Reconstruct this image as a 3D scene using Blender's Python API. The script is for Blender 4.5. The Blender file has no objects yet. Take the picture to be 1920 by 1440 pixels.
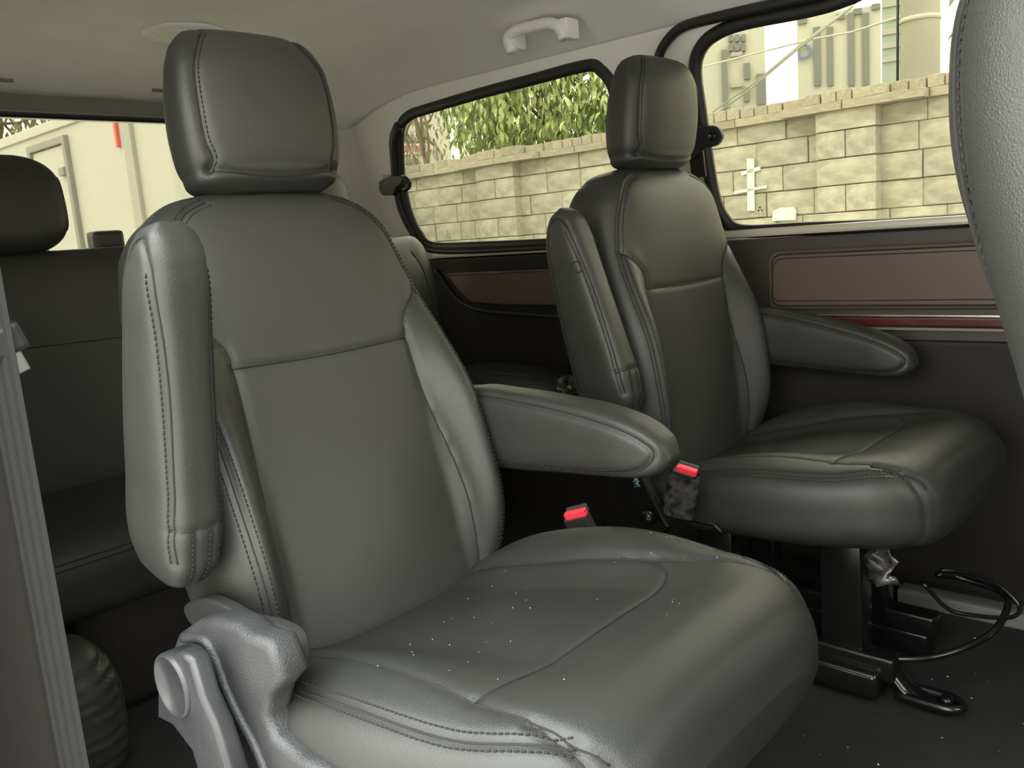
import bpy, bmesh, math, random
import numpy as np
from mathutils import Vector, Matrix
from mathutils.bvhtree import BVHTree

random.seed(7); rng = np.random.default_rng(7)
SC = bpy.context.scene; COL = SC.collection
ZS = 0.86                      # van reference (seat point) above the ground

# ------------------------------------------------------------------ camera
F_PX = 1630.0; YAW, PITCH, ROLL = .822, .173, -.079
CAM = np.array([.861, -.687, .461])
def cam_axes():
    d = np.array([-math.cos(YAW)*math.cos(PITCH), math.sin(YAW)*math.cos(PITCH), -math.sin(PITCH)])
    r = np.cross(d, [0, 0, 1]); r /= np.linalg.norm(r); u = np.cross(r, d)
    c, s = math.cos(ROLL), math.sin(ROLL)
    return d, c*r+s*u, -s*r+c*u
CD, CR, CU = cam_axes()
cam = bpy.data.cameras.new('camera'); cam_o = bpy.data.objects.new('camera', cam); COL.objects.link(cam_o)
cam.sensor_width = 36; cam.lens = F_PX/1920*36; cam.clip_start = .02; cam.clip_end = 300
cam_o.matrix_world = Matrix(((CR[0], CU[0], -CD[0], CAM[0]), (CR[1], CU[1], -CD[1], CAM[1]), (CR[2], CU[2], -CD[2], CAM[2]), (0, 0, 0, 1)))
SC.camera = cam_o
def at(px, py, p0, n):         # point of a real plane (p0, n) seen at a pixel of the photograph
    v = CD+(px-960)/F_PX*CR-(py-720)/F_PX*CU; n = np.array(n, float)
    return CAM+v*(((np.array(p0, float)-CAM)@n)/(v@n))

# ------------------------------------------------------------------ sky and exposure
W = bpy.data.worlds.new('sky'); SC.world = W; W.use_nodes = True
nt = W.node_tree; bg = nt.nodes['Background']
tc = nt.nodes.new('ShaderNodeTexCoord'); sep = nt.nodes.new('ShaderNodeSeparateXYZ'); ramp = nt.nodes.new('ShaderNodeValToRGB')
nt.links.new(tc.outputs['Generated'], sep.inputs[0]); nt.links.new(sep.outputs['Z'], ramp.inputs[0]); nt.links.new(ramp.outputs[0], bg.inputs[0])
# overcast sky: the zenith is about three times as bright as the horizon
ramp.color_ramp.elements[0].color = (.43, .385, .315, 1); ramp.color_ramp.elements[0].position = 0.0
ramp.color_ramp.elements[1].color = (1.13, 1.20, 1.20, 1); ramp.color_ramp.elements[1].position = 1.0
bg.inputs[1].default_value = 1.25
SC.view_settings.view_transform = 'Standard'; SC.view_settings.look = 'None'
SC.view_settings.gamma = 1; SC.view_settings.use_curve_mapping = False
SC.view_settings.exposure = 3.3
SC.cycles.max_bounces = 10; SC.cycles.diffuse_bounces = 5; SC.cycles.transparent_max_bounces = 16
SC.cycles.use_denoising = True

# ------------------------------------------------------------------ materials
def mat(name, col, rough=.5, metal=0, spec=.5, bump=0, bscale=200, btype='noise', vary=0, vscale=8, col2=None, island=0, coat=0, sheen=0, mottle=None):
    m = bpy.data.materials.new(name); m.use_nodes = True; t = m.node_tree; b = t.nodes['Principled BSDF']
    b.inputs['Base Color'].default_value = (*col, 1); b.inputs['Roughness'].default_value = rough
    b.inputs['Metallic'].default_value = metal; b.inputs['Specular IOR Level'].default_value = spec
    if coat: b.inputs['Coat Weight'].default_value = coat
    if sheen: b.inputs['Sheen Weight'].default_value = sheen
    co = t.nodes.new('ShaderNodeTexCoord')
    last = None
    if vary or col2:
        n = t.nodes.new('ShaderNodeTexNoise'); n.inputs['Scale'].default_value = vscale; n.inputs['Detail'].default_value = 6
        t.links.new(co.outputs['Object'], n.inputs['Vector'])
        r = t.nodes.new('ShaderNodeValToRGB'); r.color_ramp.elements[0].position = .35; r.color_ramp.elements[1].position = .68
        c2 = col2 or tuple(min(1, c*(1+vary)) for c in col); c1 = col if col2 else tuple(c*(1-vary) for c in col)
        r.color_ramp.elements[0].color = (*c1, 1); r.color_ramp.elements[1].color = (*c2, 1)
        t.links.new(n.outputs['Fac'], r.inputs[0]); last = r.outputs[0]
    if island:
        oi = t.nodes.new('ShaderNodeObjectInfo'); mp = t.nodes.new('ShaderNodeMapRange'); mp.inputs['To Min'].default_value = 1-island; mp.inputs['To Max'].default_value = 1+island
        t.links.new(oi.outputs['Random'], mp.inputs['Value'])
        mx = t.nodes.new('ShaderNodeVectorMath'); mx.operation = 'SCALE'
        if last is not None: t.links.new(last, mx.inputs[0])
        else: mx.inputs[0].default_value = col
        t.links.new(mp.outputs[0], mx.inputs['Scale']); last = mx.outputs[0]
    if last is not None: t.links.new(last, b.inputs['Base Color'])
    if bump:
        if btype == 'noise':
            n = t.nodes.new('ShaderNodeTexNoise'); n.inputs['Scale'].default_value = bscale; n.inputs['Detail'].default_value = 3; out = n.outputs['Fac']
        else:
            n = t.nodes.new('ShaderNodeTexVoronoi'); n.inputs['Scale'].default_value = bscale; n.feature = 'DISTANCE_TO_EDGE'; out = n.outputs['Distance']
        t.links.new(co.outputs['Object'], n.inputs['Vector'])
        bp = t.nodes.new('ShaderNodeBump'); bp.inputs['Strength'].default_value = bump; bp.inputs['Distance'].default_value = .002
        t.links.new(out, bp.inputs['Height']); t.links.new(bp.outputs[0], b.inputs['Normal'])
    return m
def glass_mat(name, tint, refl=.06):
    m = bpy.data.materials.new(name); m.use_nodes = True; t = m.node_tree; t.nodes.clear()
    o = t.nodes.new('ShaderNodeOutputMaterial'); mx = t.nodes.new('ShaderNodeMixShader'); tr = t.nodes.new('ShaderNodeBsdfTransparent'); gl = t.nodes.new('ShaderNodeBsdfGlossy')
    lw = t.nodes.new('ShaderNodeFresnel'); lw.inputs['IOR'].default_value = 1.3
    tr.inputs['Color'].default_value = (*tint, 1); gl.inputs['Roughness'].default_value = .02; gl.inputs['Color'].default_value = (.5, .5, .5, 1)
    t.links.new(lw.outputs[0], mx.inputs[0]); t.links.new(tr.outputs[0], mx.inputs[1]); t.links.new(gl.outputs[0], mx.inputs[2]); t.links.new(mx.outputs[0], o.inputs[0])
    return m
def emis_mat(name, col, s):
    m = bpy.data.materials.new(name); m.use_nodes = True; b = m.node_tree.nodes['Principled BSDF']
    b.inputs['Base Color'].default_value = (*col, 1); b.inputs['Emission Color'].default_value = (*col, 1); b.inputs['Emission Strength'].default_value = s; return m
M = dict(
    leather=mat('leather', (.024, .0248, .0226), .42, spec=.42, bump=.22, bscale=520, btype='voronoi', vary=.06, vscale=9),
    panel=mat('smooth_leather', (.033, .034, .0303), .50, spec=.42, bump=.10, bscale=700, btype='voronoi', vary=.05, vscale=7),
    thread=mat('thread', (.009, .009, .0085), .8),
    seam=mat('seam', (.008, .008, .008), .8),
    piping=mat('piping', (.05, .05, .046), .38),
    plastic=mat('black_plastic', (.016, .016, .016), .45, bump=.1, bscale=300),
    grain=mat('grained_plastic', (.026, .027, .028), .5, bump=.5, bscale=420, vary=.12, vscale=25),
    lever=mat('lever_plastic', (.022, .023, .025), .38, vary=.18, vscale=30, bump=.15, bscale=120),
    headliner=mat('headliner', (.80, .77, .735), .95, bump=.25, bscale=600, vary=.03),
    beige=mat('beige_plastic', (.72, .70, .65), .6, bump=.1, bscale=500),
    trimgrey=mat('grey_trim', (.17, .165, .15), .6),
    dark=mat('dark_trim', (.011, .0098, .0092), .6, spec=.3, bump=.15, bscale=400),
    ledge=mat('ledge_trim', (.032, .0275, .025), .5, bump=.1, bscale=400),
    brown=mat('brown_leather', (.085, .060, .050), .45, bump=.12, bscale=420, btype='voronoi'),
    wood=mat('red_wood', (.075, .012, .010), .25, coat=.5, vary=.3, vscale=6),
    chrome=mat('chrome', (.75, .72, .66), .22, metal=1),
    steel=mat('steel', (.55, .55, .53), .35, metal=1),
    rubber=mat('rubber', (.012, .012, .011), .5),
    sill=mat('window_sill', (.50, .48, .40), .3, metal=.2),
    metal=mat('black_metal', (.006, .006, .006), .22, spec=.5),
    red=mat('red_button', (.75, .035, .06), .4),
    film=mat('crinkled_film', (.045, .043, .04), .2, spec=.8, bump=.6, bscale=70, vary=.8, vscale=60),
    carpet=mat('carpet', (.010, .0095, .0098), .95, bump=.6, bscale=500, vary=.2, vscale=40),
    fluff=mat('lint', (.5, .5, .46), .9),
    web=mat('belt_webbing', (.020, .021, .0195), .85, spec=.2, bump=.2, bscale=900),
    asphalt=mat('asphalt', (.34, .325, .30), .95, bump=.4, bscale=40, vary=.15, vscale=3),
    block=mat('concrete_block', (.265, .25, .205), .95, bump=.5, bscale=30, col2=(.385, .365, .305), vscale=3.2, island=.10),
    coping=mat('coping_brick', (.235, .21, .165), .95, bump=.5, bscale=40, col2=(.34, .31, .25), vscale=9, island=.14),
    mortar=mat('mortar', (.13, .12, .097), .95, bump=.5, bscale=60),
    leaf=mat('leaf', (.19, .255, .09), .6, island=.0, col2=(.37, .43, .19), vscale=1.6),
    leafp=mat('single_leaf', (.29, .37, .15), .55, island=.35),
    leafd=mat('dry_leaf', (.10, .11, .055), .7, col2=(.22, .215, .11), vscale=2.5),
    bark=mat('bark', (.16, .12, .085), .9, bump=.8, bscale=20),
    facade=mat('facade', (.36, .355, .31), .8, vary=.04, vscale=.4),
    facade2=mat('facade_grey', (.27, .27, .24), .8, vary=.05, vscale=.4),
    winglass=mat('building_glass', (.115, .125, .118), .3),
    blueglass=mat('building_blue_glass', (.22, .26, .24), .25),
    letter=mat('blue_letter', (.10, .13, .26), .6),
    banner=mat('banner', (.48, .40, .37), .8),
    bannerred=mat('banner_red', (.5, .13, .13), .8),
    pole=mat('concrete_pole', (.26, .245, .205), .9, bump=.3, bscale=20, vary=.08, vscale=3),
    wire=mat('wire', (.36, .35, .30), .6),
    truck=mat('truck_white', (.40, .40, .365), .5, vary=.015, vscale=2),
    truckgrey=mat('truck_grey', (.20, .205, .19), .5, vary=.05),
    trucklt=mat('truck_pale_seam', (.30, .30, .27), .5),
    tail=mat('red_marker', (.6, .10, .08), .4),
    white=mat('plain_white', (.60, .59, .54), .8),
    mark=mat('black_print', (.02, .02, .02), .6),
    green=mat('green_chalk', (.10, .38, .30), .7),
    label=mat('grey_label', (.42, .41, .37), .6),
    glass=glass_mat('tinted_glass', (.63, .62, .53)), clear=glass_mat('clear_glass', (.94, .95, .93)),
    jamb=mat('matte_jamb', (.016, .0145, .0135), .9, spec=.12),
    glassr=glass_mat('rear_glass', (.55, .54, .465)),
    dust=mat('dust', (.45, .44, .40), .9),
    worn=mat('worn_edge', (.03, .03, .029), .7, bump=.8, bscale=160, vary=.6, vscale=60),
)

# ------------------------------------------------------------------ helpers
def link(name, me, parent=None):
    o = bpy.data.objects.new(name, me); COL.objects.link(o)
    if parent is not None: o.parent = parent
    return o
def mesh(name, v, f, m, parent=None, smooth=True):
    me = bpy.data.meshes.new(name); me.from_pydata([tuple(map(float, p)) for p in v], [], [tuple(map(int, q)) for q in f])
    me.materials.append(m)
    if smooth: me.polygons.foreach_set('use_smooth', [True]*len(me.polygons))
    me.update(); return link(name, me, parent)
def tag(o, label=None, cat=None, group=None, kind=None):
    if label: o['label'] = label
    if cat: o['category'] = cat
    if group: o['group'] = group
    if kind: o['kind'] = kind
    return o
def thing(name, label, cat, loc=(0, 0, 0), group=None):
    o = bpy.data.objects.new(name, None); COL.objects.link(o); o.location = loc; o.empty_display_size = .05
    return tag(o, label, cat, group)
def struct(o): o['kind'] = 'structure'; return o
def copy_tree(o, parent=None):
    c = o.copy(); COL.objects.link(c)
    if parent is not None: c.parent = parent
    for ch in list(o.children): copy_tree(ch, c)
    return c
def bm_obj(name, bm, m, parent=None, smooth=True):
    bmesh.ops.recalc_face_normals(bm, faces=bm.faces[:])
    me = bpy.data.meshes.new(name); bm.to_mesh(me); bm.free(); me.materials.append(m)
    if smooth: me.polygons.foreach_set('use_smooth', [True]*len(me.polygons))
    return link(name, me, parent)
def add_box(bm, c, s, rot=None, bev=0, seg=2):
    b2 = bmesh.new(); bmesh.ops.create_cube(b2, size=1)
    bmesh.ops.scale(b2, vec=Vector(s), verts=b2.verts)
    if bev: bmesh.ops.bevel(b2, geom=b2.edges[:], offset=bev, segments=seg, profile=.6, affect='EDGES')
    T = Matrix.Translation(Vector(c))
    if rot is not None: T = T @ rot.to_4x4()
    bmesh.ops.transform(b2, matrix=T, verts=b2.verts)
    merge(bm, b2)
def merge(bm, b2):
    me = bpy.data.meshes.new('tmp'); b2.to_mesh(me); b2.free(); bm.from_mesh(me); bpy.data.meshes.remove(me)
def box(name, c, s, m, parent=None, rot=None, bev=0, smooth=False):
    bm = bmesh.new(); add_box(bm, c, s, rot, bev); return bm_obj(name, bm, m, parent, smooth)
def smooth_path(pts, n=8, closed=False):           # Catmull-Rom
    p = [np.array(q, float) for q in pts]; out = []
    N = len(p); rngi = range(N if closed else N-1)
    for i in rngi:
        a, b, c, d = (p[(i-1) % N] if closed or i > 0 else 2*p[0]-p[1]), p[i], p[(i+1) % N], (p[(i+2) % N] if closed or i+2 < N else 2*p[-1]-p[-2])
        for k in range(n):
            t = k/n; out.append(.5*((2*b)+(-a+c)*t+(2*a-5*b+4*c-d)*t*t+(-a+3*b-3*c+d)*t**3))
    if not closed: out.append(p[-1])
    return np.array(out)
def tube_geo(pts, r, k=8, closed=False, ry=None, up=(0, 0, 1)):
    P = np.array(pts, float); n = len(P); r = np.full(n, r) if np.isscalar(r) else np.array(r)
    T = (np.roll(P, -1, 0)-np.roll(P, 1, 0)) if closed else np.gradient(P, axis=0)
    T /= np.linalg.norm(T, axis=1)[:, None]+1e-12
    up = np.array(up, float); v = []; f = []
    for i in range(n):
        s = np.cross(T[i], up)
        if np.linalg.norm(s) < 1e-3: s = np.cross(T[i], [1, .3, .1])
        s /= np.linalg.norm(s); w = np.cross(s, T[i])
        for j in range(k):
            a = 2*math.pi*(j+.5)/k; v.append(P[i]+r[i]*(math.cos(a)*s)+(r[i] if ry is None else ry)*math.sin(a)*w)
    for i in range(n if closed else n-1):
        for j in range(k):
            a, b = i*k+j, i*k+(j+1) % k; c, d = ((i+1) % n)*k+(j+1) % k, ((i+1) % n)*k+j; f.append((a, b, c, d))
    if not closed: f.append(tuple(range(k))[::-1]); f.append(tuple((n-1)*k+j for j in range(k)))
    return v, f
def tube(name, pts, r, m, parent=None, k=8, closed=False, ry=None, up=(0, 0, 1)):
    v, f = tube_geo(pts, r, k, closed, ry, up); return mesh(name, v, f, m, parent)
def join_geo(parts):
    V, F = [], []
    for v, f in parts:
        o = len(V); V += list(v); F += [tuple(i+o for i in q) for q in f]
    return V, F
def prism(name, pts, depth, m, parent=None, bev=0, seg=2, smooth=False):
    """pts: 3-D planar polygon, depth: vector"""
    bm = bmesh.new(); vs = [bm.verts.new(p) for p in pts]; fc = bm.faces.new(vs)
    r = bmesh.ops.extrude_face_region(bm, geom=[fc]); nv = [e for e in r['geom'] if isinstance(e, bmesh.types.BMVert)]
    bmesh.ops.translate(bm, vec=Vector(depth), verts=nv)
    bmesh.ops.recalc_face_normals(bm, faces=bm.faces[:])
    if bev:
        ed = [e for e in bm.edges if e.is_manifold and e.calc_face_angle(0) > .6 and len(e.link_faces) == 2 and any(len(f.verts) == len(pts) for f in e.link_faces)]
        bmesh.ops.bevel(bm, geom=ed, offset=bev, segments=seg, profile=.6, affect='EDGES', clamp_overlap=True)
    return bm_obj(name, bm, m, parent, smooth)
def lathe(name, prof, m, parent=None, k=24, mat4=None):
    v = []; f = []
    for r, z in prof:
        for j in range(k): a = 2*math.pi*j/k; v.append((r*math.cos(a), r*math.sin(a), z))
    n = len(prof)
    for i in range(n-1):
        for j in range(k): f.append((i*k+j, i*k+(j+1) % k, (i+1)*k+(j+1) % k, (i+1)*k+j))
    f.append(tuple(range(k))[::-1]); f.append(tuple((n-1)*k+j for j in range(k)))
    if mat4 is not None: v = [mat4 @ Vector(p) for p in v]
    return mesh(name, v, f, m, parent)

# ---- upholstery: lofted closed sections, grooves, seams and stitches
def ip(x, table):
    t = np.array(table, float); return np.interp(x, t[:, 0], t[:, 1])
def sip(x, table):                                  # smooth (monotone-ish) interpolation
    t = np.array(table, float); xs, ys = t[:, 0], t[:, 1]
    d = np.gradient(ys, xs); i = np.clip(np.searchsorted(xs, x)-1, 0, len(xs)-2)
    h = xs[i+1]-xs[i]; s = np.clip((x-xs[i])/h, 0, 1)
    return (2*s**3-3*s**2+1)*ys[i]+(s**3-2*s**2+s)*h*d[i]+(-2*s**3+3*s**2)*ys[i+1]+(s**3-s**2)*h*d[i+1]
def section(W, h, e, Mn):
    th = np.linspace(-math.pi/2, 1.5*math.pi, 1441); c, s = np.cos(th), np.sin(th)
    w = W*np.sign(c)*np.abs(c)**(2/e); q = h*np.sign(s)*np.abs(s)**(2/e)
    L = np.concatenate([[0], np.cumsum(np.hypot(np.diff(w), np.diff(q)))]); t = np.linspace(0, L[-1], Mn+1)[:-1]
    return np.interp(t, L, w), np.interp(t, L, q)
def grid_faces(T, Mn):
    i = np.arange(T-1)[:, None]*Mn; j = np.arange(Mn)[None, :]; k = (j+1) % Mn
    f = np.stack([i+j, i+k, i+Mn+k, i+Mn+j], -1).reshape(-1, 4)
    return [tuple(q) for q in f]+[tuple(range(Mn))[::-1], tuple((T-1)*Mn+np.arange(Mn))]
def vnormals(V, T, Mn):
    G = V.reshape(T, Mn, 3); du = np.roll(G, -1, 1)-np.roll(G, 1, 1); dv = np.gradient(G, axis=0)
    n = np.cross(du, dv); n /= np.linalg.norm(n, axis=2)[..., None]+1e-12; return n.reshape(-1, 3)
def pdist(P2, poly):
    d = np.full(len(P2), 9.)
    for a, b in zip(poly[:-1], poly[1:]):
        ab = b-a; t = np.clip(((P2-a)@ab)/(ab@ab+1e-12), 0, 1); d = np.minimum(d, np.linalg.norm(P2-(a+t[:, None]*ab), axis=1))
    return d
def inside(P2, poly):
    x, y = P2[:, 0], P2[:, 1]; c = np.zeros(len(P2), bool); q = np.array(poly)
    for (x1, y1), (x2, y2) in zip(q, np.roll(q, -1, 0)):
        m = ((y1 > y) != (y2 > y)) & (x < (x2-x1)*(y-y1)/(y2-y1+1e-15)+x1); c ^= m
    return c
class Cushion:
    """closed lofted surface; seams are given as 2-D paths seen along an axis of the local frame"""
    def __init__(s, V, T, Mn):
        s.V, s.T, s.M = V, T, Mn; s.N = vnormals(V, T, Mn)
        c = V.mean(0)
        if ((V-c)*s.N).sum() < 0: s.N = -s.N; s.flip = True
        else: s.flip = False
        s.seams = []
    def seam(s, path, view, width=.004, depth=.0025, tube=.0011, stitch=(), col='seam', sm=6, pipe=0):
        path = smooth_path([np.array(p, float) for p in path], sm) if sm else np.array(path, float)
        ax, sg = view; keep = [i for i in range(3) if i != ax]
        d = pdist(s.V[:, keep], path); m = (s.N[:, ax]*sg > .05)
        s.V = s.V-s.N*(depth*np.exp(-(d/width)**2)*m)[:, None]
        s.seams.append((path, view, keep, tube, stitch, col, pipe))
    def build(s, name, m, parent, panels=(), rot=None):
        F = grid_faces(s.T, s.M)
        if s.flip: F = [q[::-1] for q in F]
        Fa = np.array(F[:-2]); cen = s.V[Fa].mean(1); nor = s.N[Fa].mean(1); own = np.full(len(Fa), -1)
        for k, (pn, pm, poly, (ax, sg), *_r) in enumerate(panels):
            keep = [i for i in range(3) if i != ax]
            own[inside(cen[:, keep], poly) & (nor[:, ax]*sg > .12) & (own < 0)] = k
        main = [F[i] for i in np.nonzero(own < 0)[0]]+F[-2:]
        def sub(nm, faces, mm, par):
            idx = np.unique(np.concatenate([np.array(q) for q in faces])); mp = {int(a): i for i, a in enumerate(idx)}
            return mesh(nm, s.V[idx], [tuple(mp[int(a)] for a in q) for q in faces], mm, par)
        ob = sub(name, main, m, parent)
        for k, (pn, pm, poly, view, *lab) in enumerate(panels):
            fs = [F[i] for i in np.nonzero(own == k)[0]]
            if fs:
                p = sub(pn, fs, pm, ob)
                if lab: p['label'] = lab[0]
        bvh = BVHTree.FromPolygons([Vector(v) for v in s.V], F)
        st = []; se = []; pp = []
        for path, (ax, sg), keep, tr, stitch, col, pipe in s.seams:
            def hit(q):
                o = Vector((0, 0, 0)); o[keep[0]], o[keep[1]] = q; o[ax] = sg*3; d = Vector((0, 0, 0)); d[ax] = -sg
                return bvh.ray_cast(o, d)[:2]
            L = np.concatenate([[0], np.cumsum(np.linalg.norm(np.diff(path, axis=0), axis=1))])
            def samp(step, off=0):
                out = []
                for l in np.arange(0, L[-1], step):
                    i = min(np.searchsorted(L, l, side='right')-1, len(path)-2); a = (l-L[i])/(L[i+1]-L[i]+1e-12); q = path[i]+(path[i+1]-path[i])*a
                    tg = path[i+1]-path[i]; tg = tg/(np.linalg.norm(tg)+1e-12); q2 = q+off*np.array([-tg[1], tg[0]])
                    h, n = hit(q2)
                    if h is not None: out.append((np.array(h), np.array(n)))
                return out
            def runs(pts, lim):
                r = [[]]
                for p in pts:
                    if r[-1] and np.linalg.norm(p[0]-r[-1][-1][0]) > lim: r.append([])
                    r[-1].append(p)
                return [q for q in r if len(q) > 2]
            if tr:
                for r in runs(samp(.005), .03): se.append(tube_geo([p+n*tr*(.15 if not pipe else .8) for p, n in r], tr, 6))
            for off in stitch:
                for r in runs(samp(.0062, off), .03):
                    for (p, n), (p2, n2) in zip(r[:-1], r[1:]):
                        a = p+(p2-p)*.12; b = p+(p2-p)*.80
                        st.append(tube_geo([a+n*.0001, (a+b)/2+n*.0009, b+n*.0001], .0009, 5))
        if se: v, f = join_geo(se); mesh('seam', v, f, M['seam'], ob)  # dark thread tubes, also standing in for the shadow lines in the grooves
        if st: v, f = join_geo(st); tag(mesh('stitching', v, f, M['thread'], ob), kind='stuff')
        return ob

def smoothstep(x, a, b):
    t = np.clip((x-a)/(b-a), 0, 1); return t*t*(3-2*t)

# ---- backrest, local frame: X forward, Y lateral, Z up the backrest
W_T = [(-.075, .170), (-.04, .195), (0, .212), (.06, .225), (.14, .231), (.22, .232), (.30, .227), (.37, .219), (.43, .211), (.48, .201), (.52, .188), (.55, .160), (.570, .120), (.580, .06)]
def backrest_cushion(scale=1.0, prot=.074, Tn=170, Mn=230, e=3.6):
    t0, t1 = -.075, .580
    u = np.linspace(0, 1, Tn); t = t0+(t1-t0)*(.5-.5*np.cos(math.pi*u))*.45+(t1-t0)*u*.55
    V = []
    for ti in t:
        h = .074+.014*float(smoothstep(np.array(ti), .28, .46))
        h0 = h
        if ti > .45: h *= max(.12, (1-min(1, ((ti-.45)/.133))**2.6)**.5)
        if ti < -.02: h *= max(.3, (1-((-.02-ti)/.058)**2.4)**.5 if (-.02-ti) < .058 else .3)
        w, q = section(float(sip(np.array([ti]), W_T)[0]), h, e, Mn)
        x = -h0+q
        fr = np.clip(q/h, 0, 1)**.6
        a = np.abs(w)
        p = prot*sip(np.array([ti]), [(-.08, .25), (-.02, .55), (.06, .95), (.16, 1.0), (.25, .85), (.33, .48), (.40, .14), (.46, 0), (.56, 0)])[0]
        x = x+fr*(p*smoothstep(a, .135, .200))
        x = x+fr*(.010*math.exp(-((ti-.06)/.10)**2)-.006*math.exp(-((ti-.28)/.12)**2))*(1-smoothstep(a, .0, .17))
        # fullness of the panels between the seams
        x = x+fr*.006*np.cos(np.clip((ti-.10)/.24, -1, 1)*math.pi/2)*(1-smoothstep(a, .02, .15))
        V.append(np.stack([x, w, np.full(Mn, ti)], -1))
    return Cushion(np.concatenate(V)*scale, Tn, Mn)
INS = [(.193, .41), (.150, .37), (.141, .336), (.144, .245), (.156, .142), (.160, .06), (.157, -.06)]
EDGE = [(.10, .556), (.135, .540), (.165, .505), (.182, .46), (.193, .41), (.202, .33), (.205, .24), (.204, .15), (.199, .06), (.187, -.02), (.176, -.055)]
def mir(p): return [(-a, b) for a, b in p]
def make_backrest(parent):
    c = backrest_cushion()
    for s in (1, -1):
        e = EDGE if s == 1 else mir(EDGE); i = INS if s == 1 else mir(INS)
        c.seam(e, (0, 1), .005, .003, .0010, (-.0065, .0065))
        c.seam(i, (0, 1), .006, .004, .0012)
    c.seam([(-.140, .334), (-.07, .331), (0, .330), (.07, .331), (.140, .334)], (0, 1), .005, .0028, .0011, ())
    low = [(-a, b) for a, b in INS[2:]][::-1]; low = [(-.157, -.06), (-.160, .06), (-.156, .142), (-.144, .245), (-.140, .334), (0, .330), (.140, .334), (.144, .245), (.156, .142), (.160, .06), (.157, -.06)]
    up = [(-.140, .334), (-.150, .37), (-.193, .41)]+[(-a, b) for a, b in EDGE[:4]][::-1]+[(0, .568)]+EDGE[:4]+[(.193, .41), (.150, .37), (.140, .334), (0, .330)]
    sp = lambda p: [tuple(q) for q in p]
    return c.build('backrest', M['leather'], parent, [('lower_panel', M['panel'], sp(low), (0, 1)), ('upper_panel', M['panel'], sp(up), (0, 1))])

def make_headrest(parent):
    Tn, Mn = 110, 160; u = np.linspace(0, 1, Tn); t = .570+.214*((.5-.5*np.cos(math.pi*u))*.6+u*.4)
    V = []
    for ti in t:
        Wd = sip(np.array([ti]), [(.570, .080), (.578, .101), (.60, .115), (.64, .122), (.68, .122), (.71, .119), (.75, .110), (.770, .099), (.778, .089), (.784, .069)])[0]
        h = sip(np.array([ti]), [(.570, .024), (.578, .038), (.60, .048), (.64, .055), (.69, .055), (.735, .048), (.763, .036), (.776, .026), (.784, .012)])[0]
        w, q = section(Wd, h, 3.4, Mn)
        x = -.055+q+.20*(ti-.58)-.16*max(0, ti-.73)*.9
        x = x-np.clip(q/h, 0, 1)*.010*(w/.12)**2
        V.append(np.stack([x, w, np.full(Mn, ti)], -1))
    c = Cushion(np.concatenate(V), Tn, Mn)
    sd = [(.068, .775), (.083, .755), (.099, .72), (.103, .67), (.101, .63), (.094, .607), (.099, .594)]
    for s in (1, -1):
        c.seam([(s*a, b) for a, b in sd], (0, 1), .006, .004, .0012, (-s*.005,) if s == -1 else ())
    c.seam([(-.099, .594), (-.05, .586), (0, .583), (.05, .586), (.099, .594)], (0, 1), .005, .003, .0012)
    fr = [(-a, b) for a, b in sd[:-1]]+[(-.05, .586), (0, .583), (.05, .586)]+sd[:-1][::-1]+[(0, .781)]
    return c.build('headrest', M['leather'], parent, [('front_panel', M['panel'], fr, (0, 1))])

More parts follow.
